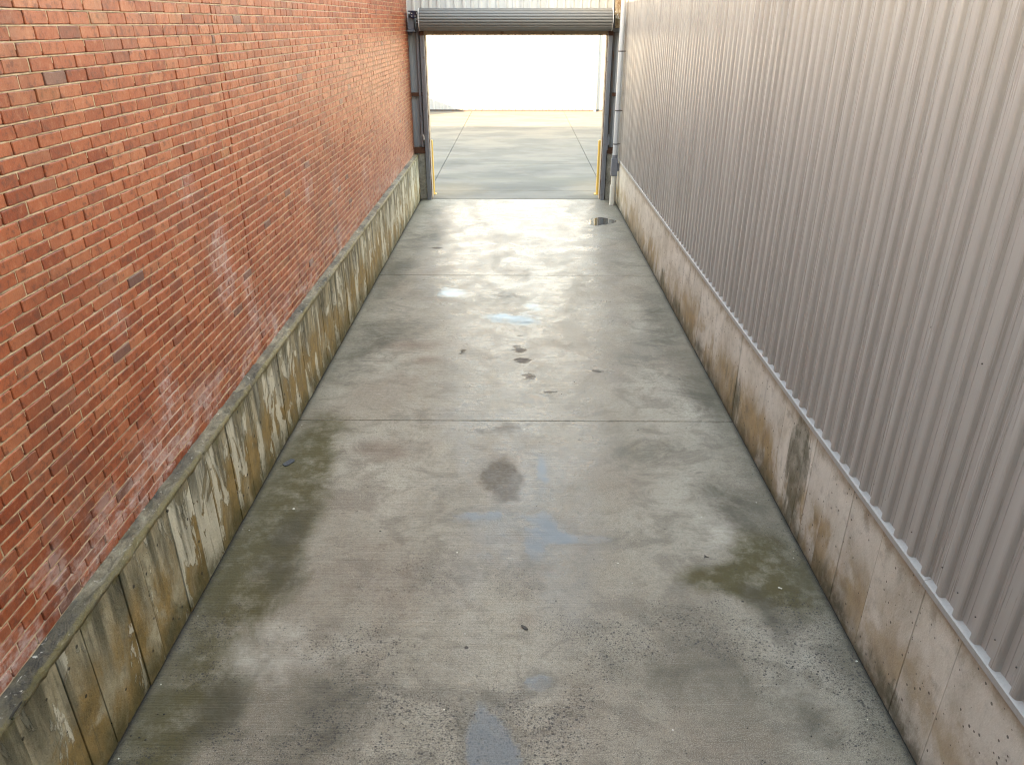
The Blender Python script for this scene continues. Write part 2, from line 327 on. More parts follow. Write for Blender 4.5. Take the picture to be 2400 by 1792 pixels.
def mat_plinth_left():
    M = Mat('stained_old_concrete'); X, Y, Z = M.xyz(); T = M.xyz(M.attr('tint')['Vector'])
    n3 = M.noise(None, 9, 8, .70); nf = M.noise(None, 48, 6, .75); nb = M.noise(M.scale(None, (1, 1.3, .8)), 2.3, 8, .66, .6)
    Yo = M.comb(0, M.m('ADD', Y, M.m('MULTIPLY', T[0], 1.2)), Z)
    zz = M.m('ADD', Z, M.m('MULTIPLY', M.m('SUBTRACT', nb, .5), .75))
    col = M.ramp(nb, [(.3, (.165, .138, .085)), (.45, (.295, .255, .165)), (.58, (.40, .355, .245)), (.72, (.50, .455, .335))])
    col = M.mix(M.mr(n3, .50, .68, 0, .65), col, (.15, .138, .092))
    # ochre and rust-brown seepage
    o1 = M.noise(M.scale(Yo, (1, 1.5, 1.)), 1.5, 8, .64, .7)
    oc = M.m('MULTIPLY', M.mr(zz, .45, .74, 1, 0), M.mr(o1, .39, .54))
    col = M.mix(M.m('MULTIPLY', oc, .88), col, M.ramp(n3, [(.34, (.135, .085, .026)), (.5, (.25, .16, .05)), (.66, (.36, .24, .10))]))
    # pale skin with broken edges
    p1 = M.noise(M.scale(Yo, (1, 2.1, .85), (0, 3, 1)), 1.6, 9, .66, .9)
    p1 = M.m('ADD', p1, M.m('MULTIPLY', M.m('SUBTRACT', T[1], .5), .12))
    pm = M.m('MULTIPLY', M.mr(p1, .515, .540), M.mr(nf, .75, .55, .35, 1))
    col = M.mix(M.m('MULTIPLY', pm, .9), col, M.mix(n3, (.46, .435, .33), (.68, .655, .54)))
    # soft dark runs from the top edge, fine rain streaks
    s1 = M.noise(M.scale(Yo, (1, 6, .45), (0, 5, 0)), 1.3, 6, .62, .3)
    gr = M.m('MULTIPLY', M.mr(zz, .25, .82, 0, 1), M.mr(s1, .42, .60))
    col = M.mix(M.m('MULTIPLY', gr, .86), col, (.052, .050, .030))
    s2 = M.noise(M.scale(Yo, (1, 26, 1.2)), 1.2, 5, .6)
    col = M.mix(M.m('MULTIPLY', M.mr(s2, .56, .66, 0, .5), M.mr(nb, .4, .6)), col, (.09, .083, .052))
    gt = M.m('MULTIPLY', M.mr(M.m('SUBTRACT', zz, M.m('MULTIPLY', Y, .005)), .80, .90, 0, 1), .75)
    col = M.mix(gt, col, M.mix(n3, (.045, .043, .016), (.155, .138, .055)))
    # green-black foot
    ft = M.m('MULTIPLY', M.mr(zz, .0, .30, 1, 0), M.mr(n3, .32, .55, .45, 1))
    col = M.mix(M.m('MULTIPLY', ft, .85), col, M.mix(nb, (.035, .033, .012), (.105, .095, .036)))
    col = M.mix(M.mr(nf, .56, .74, 0, .55), col, (.10, .09, .058))
    v = M.vor(None, 10); bh = M.m('LESS_THAN', v['Distance'], M.m('MULTIPLY', M.m('POWER', M.xyz(v['Color'])[0], 3.), .14))
    col = M.mix(M.m('MULTIPLY', bh, .9), col, (.03, .026, .018))
    h = M.m('SUBTRACT', M.m('ADD', M.m('MULTIPLY', n3, .7), M.m('MULTIPLY', nf, .7)), M.m('MULTIPLY', bh, 1.5))
    h = M.m('ADD', h, M.m('MULTIPLY', pm, .6))
    return M.out(col, M.mr(n3, .3, .7, .5, .8), M.bump(h, 1., .010), spec=.35)

def mat_ledge():
    M = Mat('lichened_concrete_ledge'); X, Y, Z = M.xyz()
    n = M.noise(M.scale(None, (1, .5, 1)), 13, 9, .78, 1.); n2 = M.noise(None, 26, 6, .75, .5); n4 = M.noise(M.scale(None, (1, .6, 1)), 2.2, 5, .6)
    col = M.ramp(n, [(.26, (.035, .034, .028)), (.41, (.12, .105, .065)), (.52, (.27, .235, .16)), (.62, (.38, .35, .25)), (.72, (.50, .47, .38))])
    col = M.mix(M.m('MULTIPLY', M.mr(n4, .44, .60, 0, .9), M.mr(n, .38, .56)), col, (.035, .034, .030))
    col = M.mix(M.mr(n4, .28, .42, .4, 0), col, (.40, .345, .22))
    col = M.mix(M.mr(n2, .60, .66, 0, .9), col, (.74, .72, .64))
    col = M.mix(M.mr(n2, .28, .4, .6, 0), col, (.04, .037, .028))
    lip = M.m('MULTIPLY', M.mr(M.m('ADD', X, M.m('MULTIPLY', M.m('SUBTRACT', n2, .5), .04)), XL-.022, XL-.004), M.mr(n, .36, .56, .25, .9))
    col = M.mix(lip, col, M.mix(n2, (.05, .045, .015), (.34, .28, .12)))
    h = M.m('ADD', M.m('MULTIPLY', n, 1.), M.m('MULTIPLY', n2, .7))
    return M.out(col, M.mr(n, .3, .7, .35, .7), M.bump(h, 1., .022), spec=.5)

def mat_plinth_right():
    M = Mat('board_marked_concrete'); X, Y, Z = M.xyz(); T = M.xyz(M.attr('tint')['Vector'])
    n3 = M.noise(None, 7, 8, .70); nf = M.noise(None, 55, 6, .74); nb = M.noise(M.scale(None, (1, 1.1, .8)), 1.9, 8, .64, .6)
    Yo = M.comb(0, M.m('ADD', Y, M.m('MULTIPLY', T[0], .8)), Z)
    zz = M.m('ADD', Z, M.m('MULTIPLY', M.m('SUBTRACT', nb, .5), .60))
    col = M.ramp(nb, [(.3, (.43, .375, .30)), (.46, (.57, .51, .425)), (.6, (.65, .59, .505)), (.75, (.72, .665, .58))])
    col = M.mix(M.mr(n3, .50, .70, 0, .55), col, (.26, .232, .195))
    col = M.mix(M.m('MULTIPLY', T[1], .22), col, (.34, .31, .275))
    s3 = M.noise(M.scale(Yo, (1, 7, .7), (0, 4, 2)), 1.2, 7, .66, .4)
    col = M.mix(M.mr(s3, .56, .68, 0, .4), col, (.30, .265, .225))
    o1 = M.noise(M.scale(Yo, (1, 1.2, .8)), 1.4, 8, .62, .6)
    oc = M.m('MULTIPLY', M.mr(zz, .32, .64, 1, 0), M.m('MULTIPLY', M.mr(o1, .40, .56), M.mr(M.noise(M.scale(None, (1, .55, 1), (0, 2, 0)), 1, 4, .55), .36, .56, .55, 1)))
    col = M.mix(M.m('MULTIPLY', oc, .85), col, M.ramp(n3, [(.34, (.17, .098, .034)), (.5, (.285, .18, .07)), (.66, (.41, .28, .13))]))
    ft = M.m('MULTIPLY', M.mr(zz, -.02, .27, 1, 0), M.mr(n3, .32, .55, .4, 1))
    col = M.mix(M.m('MULTIPLY', ft, .85), col, M.mix(nb, (.030, .026, .014), (.10, .085, .045)))
    tp = M.m('MULTIPLY', M.mr(M.m('ADD', Z, M.m('MULTIPLY', M.m('SUBTRACT', n3, .5), .16)), .79, .92), .70)
    col = M.mix(tp, col, (.20, .125, .06))
    ro = M.field('runoff', [(XR, 4.83, .62, 1, .10, .42, 0, 1.4), (XR, 4.92, .2, 1, .18, .42, 0, 1.4), (XR, 4.2, .35, 1, .05, .25, 0, 1.), (XR, 10.8, .15, 1, .16, .3, 0, 1.1), (XR, 9.6, .12, 1, .4, .22, 0, 1.1), (XR, 6.6, .25, 1, .1, .4, 0, 1.), (XR, 3.2, .1, 1, .25, .2, 0, 1.), (XR, 13, .15, 1, .5, .3, 0, .8)], M.noise(M.scale(None, (1, 9, 1.2)), 1.5, 7, .68), .9)
    col = M.mix(M.m('MULTIPLY', M.mr(ro, .30, .65, 0, .85), M.mr(n3, .3, .6, .6, 1)), col, (.092, .083, .05))
    col = M.mix(M.mr(nf, .58, .78, 0, .45), col, (.20, .17, .14))
    v = M.vor(M.scale(None, (1, 1, .75)), 11); bh = M.m('LESS_THAN', v['Distance'], M.m('MULTIPLY', M.m('POWER', M.xyz(v['Color'])[0], 3.), .16))
    v2 = M.vor(None, 28); bh2 = M.m('LESS_THAN', v2['Distance'], M.m('MULTIPLY', M.m('POWER', M.xyz(v2['Color'])[1], 4.), .26))
    bh = M.m('MAXIMUM', bh, bh2)
    col = M.mix(M.m('MULTIPLY', bh, .85), col, (.065, .05, .035))
    h = M.m('SUBTRACT', M.m('ADD', M.m('MULTIPLY', n3, .6), M.m('MULTIPLY', nf, .5)), M.m('MULTIPLY', bh, 1.8))
    return M.out(col, M.mr(n3, .3, .7, .48, .72), M.bump(h, .8, .008), spec=.35)

def mat_cladding(name='warm_grey_cladding', c0=(.312, .284, .253), c1=(.368, .337, .302), rough=(.24, .34), dirt=.16, spec=.75, metal=0., coat=0.):
    M = Mat(name); X, Y, Z = M.xyz()
    s = M.noise(M.scale(None, (9, 9, .22)), 1, 6, .65); n = M.noise(None, 40, 5, .7); b = M.noise(M.scale(None, (1, 1, .5)), .9, 5, .6)
    col = M.mix(M.mr(s, .3, .7), c0, c1)
    col = M.mix(M.mr(b, .5, .75, 0, dirt), col, (c0[0]*.75, c0[1]*.64, c0[2]*.54))
    col = M.mix(M.mr(n, .62, .8, 0, .22), col, tuple(q*.5 for q in c0))
    wav = M.noise(M.scale(None, (1.2, 1.2, .5)), 2, 3, .5)
    M.b.inputs['Coat Weight'].default_value = coat; M.b.inputs['Coat Roughness'].default_value = .2
    return M.out(col, M.mr(s, .3, .7, *rough), M.bump(wav, .05, .02, M.bump(n, .06, .002)), spec=spec, metal=metal)

def mat_metal(name, c, rough=.4, metal=.0, rust=0., rc=(.13, .06, .03), spec=.5):
    M = Mat(name); n = M.noise(M.scale(None, (1, 1, .5)), 9, 7, .72, .4); f = M.noise(None, 70, 4, .7)
    col = M.mix(M.mr(f, .4, .75, 0, .35), c, tuple(q*.65 for q in c))
    if rust > 0:
        rr = M.mr(n, .62-rust*.5, .74-rust*.4)
        col = M.mix(rr, col, M.ramp(f, [(.3, tuple(q*.55 for q in rc)), (.7, tuple(min(1, q*1.4) for q in rc))]))
        rough = M.mr(rr, 0, 1, rough, .85)
    else: rough = M.mr(n, .3, .7, rough*.85, rough*1.2)
    return M.out(col, rough, M.bump(f, .2, .002), metal=metal, spec=spec)

def mat_pier():
    M = Mat('rough_pier_concrete'); n = M.noise(None, 6, 8, .7, .5); f = M.noise(None, 45, 5, .75)
    col = M.ramp(n, [(.3, (.085, .075, .055)), (.48, (.235, .215, .175)), (.7, (.36, .34, .285))])
    col = M.mix(M.mr(f, .5, .75, 0, .6), col, (.07, .06, .043))
    return M.out(col, .8, M.bump(f, .7, .006))

def mat_reveal():
    M = Mat('rusty_plaster_reveal'); X, Y, Z = M.xyz()
    n = M.noise(None, 18, 7, .75, .4); f = M.noise(None, 60, 5, .7)
    e = M.m('ADD', M.mr(Y, DOOR-.08, DOOR+.16, 1, 0), M.m('MULTIPLY', M.m('SUBTRACT', n, .5), 1.1))
    col = M.ramp(f, [(.3, (.27, .20, .14)), (.7, (.40, .32, .245))])
    col = M.mix(M.mr(e, .35, .55), col, M.ramp(f, [(.3, (.045, .022, .013)), (.7, (.16, .078, .038))]))
    return M.out(col, .85, M.bump(M.m('ADD', n, f), .8, .008))

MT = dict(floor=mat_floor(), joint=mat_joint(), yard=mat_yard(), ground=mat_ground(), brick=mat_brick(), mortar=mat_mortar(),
          pl=mat_plinth_left(), ledge=mat_ledge(), pr=mat_plinth_right(), clad=mat_cladding(metal=0., coat=0.),
          gable=mat_cladding('pale_grey_cladding', (.46, .46, .43), (.57, .57, .54), (.35, .5), .3),
          far=mat_cladding('white_cladding', (.31, .306, .295), (.36, .356, .344), (.4, .55), .08),
          flash=mat_metal('galvanised_flashing', (.37, .352, .325), .5, .1),
          pipe=mat_metal('white_pipe_plastic', (.50, .51, .505), .35), sleeve=mat_metal('cream_pipe_plastic', (.64, .61, .53), .4),
          guard=mat_metal('grey_box_paint', (.155, .165, .185), .45),
          steel=mat_metal('grey_steel', (.205, .215, .235), .42, .25, .10), dsteel=mat_metal('dark_steel', (.075, .068, .064), .5, .2, .25),
          rust=mat_metal('rusted_steel', (.075, .05, .038), .7, .1, .75, (.10, .042, .022)),
          brownsteel=mat_metal('rust_streaked_paint', (.46, .36, .23), .6, 0., .35, (.22, .115, .05)),
          recess=mat_cladding('mid_grey_sheet', (.235, .245, .25), (.29, .30, .305), (.4, .5), .3),  # the sheet's own mid grey, also used for the far downpipe
          shutter=mat_metal('grey_shutter_slats', (.17, .168, .155), .45, .1), tan=mat_metal('tan_bottom_rail', (.36, .27, .18), .55, 0, .2, (.16, .085, .045)),
          plate=mat_metal('white_end_plate', (.68, .66, .63), .45), navy=mat_metal('navy_bracket', (.012, .013, .045), .45),
          black=mat_metal('black_plate', (.012, .011, .012), .5), dark=mat_metal('dark_blocker_coat', (.06, .055, .05), .8), yellow=mat_metal('yellow_guard_paint', (.72, .44, .10), .42),
          pier=mat_pier(), reveal=mat_reveal(), bolt=mat_metal('bright_bolt', (.7, .68, .64), .35, .5))

M = Mat('pale_joint_filler'); MT['yjoint'] = M.out((.115, .108, .095), .85)
# ------------------------------------------------------------------ stain maps (dirt with its own shape, stored per vertex)
def stain(me):
    n = len(me.vertices); co = np.empty(n*3); me.vertices.foreach_get('co', co); co = co.reshape(-1, 3)
    for m in me.materials:
        for name, lst in STAINS.get(m.name, {}).items():
            if name in me.attributes: continue
            tot = np.zeros(n); grow = 1.12 if name == 'pud' else 1.
            for (x, y, z, rx, ry, rz, a, k) in lst:
                rx, ry = rx*grow, ry*grow
                d = co - np.array((x, y, z)); c, s_ = math.cos(a), math.sin(a)
                u = d[:, 0]*c + d[:, 1]*s_; v = -d[:, 0]*s_ + d[:, 1]*c
                tot += k*np.clip(1-np.sqrt((u/rx)**2 + (v/ry)**2 + (d[:, 2]/rz)**2), 0, 1)
            me.attributes.new(name, 'FLOAT', 'POINT').data.foreach_set('value', tot.astype(np.float32))

# ------------------------------------------------------------------ ground, slabs
def slab_mesh(mb, x0, x1, y0, y1, m=0, top=0., thick=.12, b=.006, step=9.):
    vs = [(x0, y0, top-thick), (x1, y0, top-thick), (x1, y1, top-thick), (x0, y1, top-thick),
          (x0, y0, top-b), (x1, y0, top-b), (x1, y1, top-b), (x0, y1, top-b),
          (x0+b, y0+b, top), (x1-b, y0+b, top), (x1-b, y1-b, top), (x0+b, y1-b, top)]
    fs = [(0,1,5,4),(1,2,6,5),(2,3,7,6),(3,0,4,7),(4,5,9,8),(5,6,10,9),(6,7,11,10),(7,4,8,11)]
    mb.add(vs, fs, m)
    nx = max(1, int((x1-x0)/step)); ny = max(1, int((y1-y0)/step))
    vs = [(x0+b+(x1-x0-2*b)*i/nx, y0+b+(y1-y0-2*b)*j/ny, top) for j in range(ny+1) for i in range(nx+1)]
    mb.add(vs, [(j*(nx+1)+i, j*(nx+1)+i+1, (j+1)*(nx+1)+i+1, (j+1)*(nx+1)+i) for j in range(ny) for i in range(nx)], m)
g = MB(); g.add([(-150, -150, -.2), (150, -150, -.2), (150, 150, -.2), (-150, 150, -.2)], [(0, 1, 2, 3)])
struct(g.build('ground', MT['ground']))
fl = MB(); ys = [-20., -12.4, -7.65, -2.9, 1.82, 6.565, 11.34, 16.985]
for a, b in zip(ys[:-1], ys[1:]): slab_mesh(fl, XL+.005, XR-.005, a+.005, b-.005, step=.04 if b > 0 else .5)
fl.box(XL-.02, XR+.02, YB, 16.98, -.1, -.016, 1)
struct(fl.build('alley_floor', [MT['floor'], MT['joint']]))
yd = MB(); yx = [-40, -30, -20, -11.5, -6.6, -2.12, 2.02, 6.6, 11.5, 20, 30, 40]; yy = [17.0, 17.95, 21.7, 26.8, 31.1, FAR+.2]
for a, b in zip(yx[:-1], yx[1:]):
    for c, d in zip(yy[:-1], yy[1:]): slab_mesh(yd, a+.007, b-.007, c+.005, d-.005, 0, 0, .12, .005, .5)
yd.box(-40, 40, 17.0, FAR, -.1, -.02, 1)
struct(yd.build('yard_pavement', [MT['yard'], MT['yjoint']]))

# ------------------------------------------------------------------ brick wall
bw = thing('brick_wall', 'long red brick wall with sandy mortar and white salt stains standing on an old concrete base', 'brick wall', (XB-.15, 4.5, .95))
BL, BC, HJ, BJ = .2005, .0672, .0065, .0085
V = []; F = []; TI = []
def pl_top(y): return .885 + .0068*(y-2)
def add_brick(y0, y1, z0, z1, fine):
    o = len(V); t = tuple(rng.random(3))
    px = rng.normal(0, .0012); x = XB + px
    ty = rng.normal(0, .0012); tz = rng.normal(0, .001)
    if not fine:
        for (yy_, zz_) in ((y0, z0), (y1, z0), (y1, z1), (y0, z1)):
            V.append((x, yy_, zz_))
        for (yy_, zz_) in ((y0, z0), (y1, z0), (y1, z1), (y0, z1)):
            V.append((x-.02, yy_, zz_))
        fs = [(0,1,2,3)] + [(4+i, 4+(i+1) % 4, (i+1) % 4, i) for i in range(4)]
        for f in fs: F.append([o+i for i in f]); TI.append(t)
        return
    rc = .006
    out = []
    def edge(a, b, n):
        return [(a[0]+(b[0]-a[0])*i/n, a[1]+(b[1]-a[1])*i/n) for i in range(n)]
    c = [(y0+rc, z0), (y1-rc, z0), (y1, z0+rc), (y1, z1-rc), (y1-rc, z1), (y0+rc, z1), (y0, z1-rc), (y0, z0+rc)]
    out = edge(c[0], c[1], 4) + [c[1]] + [c[2]] + [c[3]] + edge(c[4], c[5], 4) + [c[5]] + [c[6]] + [c[7]]
    out = np.array(out); n = len(out)
    chip = rng.normal(0, .0011, (n, 2))
    if rng.random() < .12: chip[rng.integers(n)] *= 4
    out = out + chip; ctr = np.array([(y0+y1)/2, (z0+z1)/2])
    def ring(inset, dx):
        d = out - ctr; L = np.array([(y1-y0)/2, (z1-z0)/2])
        q = ctr + d*(1 - inset/L)
        for (a, b) in q:
            V.append((x+dx + (a-ctr[0])*ty*8 + (b-ctr[1])*tz*8, a, b))
    ring(.0035, 0.); ring(0., -.0035); ring(0., -.022)
    F.append([o+i for i in range(n)]); TI.append(t)
    for k in (0, 1):
        for i in range(n):
            j = (i+1) % n
            F.append([o+(k+1)*n+i, o+(k+1)*n+j, o+k*n+j, o+k*n+i]); TI.append(t)
HEADS = []
CJ = 6.17     # movement joint
row = 0; z = .90
while z < WALL_H-.07:
    off = (BL/2 if row % 2 else 0) + rng.normal(0, .004)
    y = YB + off
    while y < DOOR-.03:
        w = BL + rng.normal(0, .0035); y0, y1 = y + HJ/2, y + w - HJ/2
        y += w
        if y0 > DOOR-.05: break
        y1 = min(y1, DOOR-.02)
        dz = rng.normal(0, .0009)
        fine = y1 > .9 and z < 4.35
        if y1 < -1.5: y1 += 0
        segs = [(y0, y1)]
        if y0 < CJ < y1: segs = [(y0, CJ-.006), (CJ+.006, y1)]
        elif y0 < CJ+.10 < y1 and row % 3: segs = [(y0, CJ+.096), (CJ+.104, y1)]
        for a, b in segs:
            if b-a < .02: continue
            if fine and random.random() < .62: HEADS.append((b, z+BJ/2-.001, z+BC-BJ/2+.001))
            add_brick(a, b, z+BJ/2+dz, z+BC-BJ/2+dz, fine)
    z += BC; row += 1
me = bpy.data.meshes.new('bricks'); me.from_pydata(V, [], F); me.materials.append(MT['brick'])
at = me.attributes.new('tint', 'FLOAT_VECTOR', 'FACE'); at.data.foreach_set('vector', np.array(TI, dtype=np.float32).ravel())
me.update(); stain(me); bo = bpy.data.objects.new('brick_face', me); COL.objects.link(bo); bo.parent = bw
bo.matrix_parent_inverse = Matrix.Translation(-Vector(bw.location))
mo = MB(); mo.box(XB-.32, XB-.012, YB, DOOR-.015, .86, WALL_H-.06)
gy = np.arange(YB, DOOR-.014, .12); gz = np.linspace(.861, WALL_H-.061, 44)
mo.add([(XB-.0115, y, z) for z in gz for y in gy], [(j*len(gy)+i, j*len(gy)+i+1, (j+1)*len(gy)+i+1, (j+1)*len(gy)+i) for j in range(len(gz)-1) for i in range(len(gy)-1)])
for (yh, za, zb) in HEADS:
    k = random.gauss(0, .0008); zq = za + (zb-za)*random.choice([0, 0, .3, .5])
    mo.add([(XB-.003+k, yh-.0005, zq), (XB-.0036-k, yh+HJ+.0005, zq), (XB-.0036-k, yh+HJ+.0005, zb), (XB-.003+k, yh-.0005, zb)], [(0, 1, 2, 3)])
gy = np.arange(YB, DOOR-.014, .05); zr = .90; k = 0
while zr < WALL_H-.05:
    off = rng.normal(0, .0007, (len(gy), 3))
    vs = []
    for i, y in enumerate(gy):
        vs += [(XB-.02, y, zr+BJ/2+.001), (XB-.0022+off[i, 0], y, zr+BJ/2-.0012), (XB-.0028+off[i, 1], y, zr-BJ/2+.0008), (XB-.02, y, zr-BJ/2-.001)]
    mo.add(vs, [(4*i+q, 4*i+4+q, 4*i+5+q, 4*i+1+q) for i in range(len(gy)-1) for q in range(3)])
    zr += BC
mo.build('mortar_bed', MT['mortar'], bw)
ms = MB(); ms.box(XB-26, XB-.33, YB, DOOR-.02, -.1, WALL_H-.08); ms.build('building_body', MT['mortar'], bw)
rt = MB(); rt.box(XB-.33, XR+.4, -9.5, -3.6, -.1, 19); rt.build('rear_sky_blocker', MT['dark'], bw)  # unseen block added behind the camera to cut sky light on the ribs
cp = MB(); cp.box(XB-.36, XB+.0, YB-.02, DOOR+.0, WALL_H-.055, WALL_H, 0, .006); cp.build('coping', MT['pier'], bw)

# ------------------------------------------------------------------ left concrete base wall
def tint_boards(name, mat, parent, boards, facing):
    """vertical board-marked panels: (y0, y1, z0, z1, x, tint)"""
    V = []; F = []; T = []
    for (y0, y1, zf, x, t) in boards:
        o = len(V); b = .0025; back = x - facing*.05
        n = 8
        for (xx, ins) in ((x, b), (x-facing*b, 0), (back, 0)):
            for i in range(n+1):
                zt = zf((y0+y1)/2)*i/n
                V.append((xx, y0+ins, zt)); V.append((xx, y1-ins, zt))
        K = 2*(n+1)
        for i in range(n):
            a = 2*i
            F.append([o+a, o+a+1, o+a+3, o+a+2])
            for k in (0, 1):
                p = o+k*K; q = o+(k+1)*K
                F.append([p+a, p+a+2, q+a+2, q+a]); F.append([p+a+1, q+a+1, q+a+3, p+a+3])
        while len(T) < len(F): T.append(t)
    me = bpy.data.meshes.new(name); me.from_pydata(V, [], F); me.materials.append(mat)
    bm = bmesh.new(); bm.from_mesh(me)
    at = me.attributes.new('tint', 'FLOAT_VECTOR', 'FACE'); at.data.foreach_set('vector', np.array(T, dtype=np.float32).ravel())
    bm.free(); me.update(); stain(me)
    o = bpy.data.objects.new(name, me); COL.objects.link(o); o.parent = parent
    o.matrix_parent_inverse = Matrix.Translation(-Vector(parent.location))
    return o
lw = thing('concrete_base_wall', 'low mossy concrete base wall with ochre streaks and a rough lichened top under the red brick', 'concrete wall', (XL-.06, 4.5, 0))
boards = []; y = YB
while y < DOOR-.01:
    w = random.choice([.22, .29, .31, .33, .40, .45]); y1 = min(y+w, DOOR-.008)
    if DOOR-y1 < .12: y1 = DOOR-.008
    gp = random.choice([.0012, .002, .0035, .0045])
    boards.append((y+gp, y1-gp, lambda q: pl_top(q)-.035, XL + random.gauss(0, .0022), tuple(rng.random(3)))); y = y1
    if y >= DOOR-.01: break
tint_boards('board_marked_face', MT['pl'], lw, boards, 1)
cb = MB(); cb.box(XL-.35, XL-.012, YB, DOOR-.012, -.05, .86); cb.build('core', MT['joint'], lw)
# rough top
NX, NY = 9, 900
Vv = []; Ff = []
prof = [(-.10, .010), (-.085, .010), (-.06, .006), (-.035, .004), (-.012, .002), (.004, -.008), (.007, -.022), (.004, -.040), (-.012, -.045)]
phs = rng.random((6, 3))*6.28
def wob(y, k): return sum(math.sin(y*fq+phs[i][k % 3])*a for i, (fq, a) in enumerate(((2.1, .5), (5.3, .4), (11.7, .35), (23., .3), (47., .25), (91., .2))))
for j in range(NY+1):
    y = YB + (DOOR-.012-YB)*j/NY; zt = pl_top(y)
    chip = max(0, wob(y, 0)-.35)*.022
    for i, (dx, dz) in enumerate(prof):
        e = i in (3, 4, 5, 6)
        Vv.append((XL+dx + (wob(y, 1)*.0045 - chip*(1 if e else 0)) * (1 if i > 1 else 0) + rng.normal(0, .0012)*(i > 1),
                   y, zt+dz + (rng.normal(0, .0038) + wob(y*1.3+i, 2)*.0042 - (chip*.8 if e else 0))*(1 if i > 0 else 0)))
for j in range(NY):
    for i in range(NX-1):
        a = j*NX+i; Ff.append((a, a+1, a+NX+1, a+NX))
lm = MB(); lm.add(Vv, [f[::-1] for f in Ff], 0, True); lo = lm.build('weathered_ledge', MT['ledge'], lw)

# ------------------------------------------------------------------ right concrete base wall
rw = thing('concrete_base_wall', 'low pinkish grey board-marked concrete base wall with rusty edges under the ribbed metal wall', 'concrete wall', (XR+.1, 4.5, 0))
boards = []; y = YB
marks = [4.83, 6.64, 10.92]
while y < DOOR-.3:
    w = random.choice([.30, .36, .42, .50, .60]); y1 = y+w
    for q in marks:
        if y < q < y1+.12: y1 = q
    y1 = min(y1, DOOR-.25)
    boards.append((y+(.004 if y in marks else .0014), y1-(.004 if y1 in marks else .0014), lambda q: .93, XR + random.gauss(0, .0012), tuple(rng.random(3)))); y = y1
tint_boards('board_marked_face', MT['pr'], rw, boards, -1)
cb = MB(); cb.box(XR+.01, XR+.35, YB, DOOR-.25, -.05, .925); cb.build('core', MT['joint'], rw)

# ------------------------------------------------------------------ ribbed metal wall
PITCH = .160
def ribbed(mb, along, p0, p1, z0, z1, plane, sgn, m=0, depth=.028, pitch=PITCH, screws=True, zs=(), start=0.):
    """profile of trapezoid ribs; along 'y' (plane = x) or 'x' (plane = y); sgn = side the ribs project to"""
    pr = [(0, 0), (.038, 0), (.040, -.003), (.044, -.003), (.046, 0), (.080, 0), (.086, .62), (.091, .84), (.099, .95), (.110, 1), (.126, 1), (.150, 0)]
    if pitch < 0: pass
    pts = []; a = p0 - start
    while a < p1 + .2:
        for (u, d) in pr:
            q = a+u*pitch/.1645
            if p0 <= q <= p1: pts.append((q, plane + sgn*(depth*d if d >= 0 else d)))
        a += pitch
    zz = np.linspace(z0, z1, 4); vs = []
    for zc in zz:
        for (q, d) in pts: vs.append((d, q, zc) if along == 'y' else (q, d, zc))
    n = len(pts); fs = []
    for k in range(len(zz)-1):
        for i in range(n-1):
            f = (k*n+i, k*n+i+1, (k+1)*n+i+1, (k+1)*n+i)
            fs.append(f if (along == 'x') == (sgn < 0) else f[::-1])
    mb.add(vs, fs, m)
    if screws:
        a = p0 - start
        k = 0
        while a < p1-.17:
            for zi, zc in enumerate(zs):
                q = a + .008 + random.gauss(0, .002) ; h = .004; r = .0045
                zc2 = zc + random.gauss(0, .006)
                if random.random() < (.7 if zi == 0 else .16):
                    bm = bmesh.new(); bmesh.ops.create_icosphere(bm, subdivisions=1, radius=r)
                    c = Vector((plane+sgn*.002, q, zc2)) if along == 'y' else Vector((q, plane+sgn*.002, zc2))
                    for v in bm.verts: v.co += c
                    mb.addbm(bm, m+1, True)
            a += pitch; k += 1
mw = thing('metal_wall', 'tall warm grey ribbed metal wall with vertical corrugations along the right side', 'metal wall', (XM+.1, 4.5, .93))
mb = MB(); ribbed(mb, 'y', YB, DOOR-.14, .955, WALL_H, XM, -1, zs=(1.06, 2.15, 3.25, 4.4))
mb.build('ribbed_cladding', [MT['clad'], MT['dsteel']], mw)
bk = MB(); bk.box(XM+.02, XM+.30, YB, DOOR-.14, .935, WALL_H-.02); bk.build('backing', MT['dsteel'], mw)
ms = MB(); ms.box(XM+.32, XM+26, YB, DOOR-.14, -.1, WALL_H-.05); ms.build('building_body', MT['clad'], mw)
fm = MB()
pf = [(XM+.01, .962), (XR-.004, .952), (XR-.009, .948), (XR-.009, .914), (XR-.005, .914), (XR-.005, .934), (XM+.01, .938)]
for a, b in ((YB, 3.1), (3.103, 8.9), (8.903, 14.6), (14.603, DOOR-.16)):
    vs = [(x, a, z_) for x, z_ in pf] + [(x, b, z_) for x, z_ in pf]; n = len(pf)
    fm.add(vs, [(i, (i+1) % n, n+(i+1) % n, n+i) for i in range(n)] + [list(range(n))[::-1], list(range(n, 2*n))])
fm.build('base_flashing', MT['flash'], mw)
tr = MB(); tr.box(XR-.01, XR+.075, DOOR-.185, DOOR-.145, 0.0, WALL_H-.03, 0, .004); tr.build('corner_trim', MT['pipe'], mw)
tc = MB(); tc.box(XM-.05, XM+.33, YB-.02, DOOR-.12, WALL_H+.002, WALL_H+.05, 0, .006); tc.build('top_cap', MT['flash'], mw)

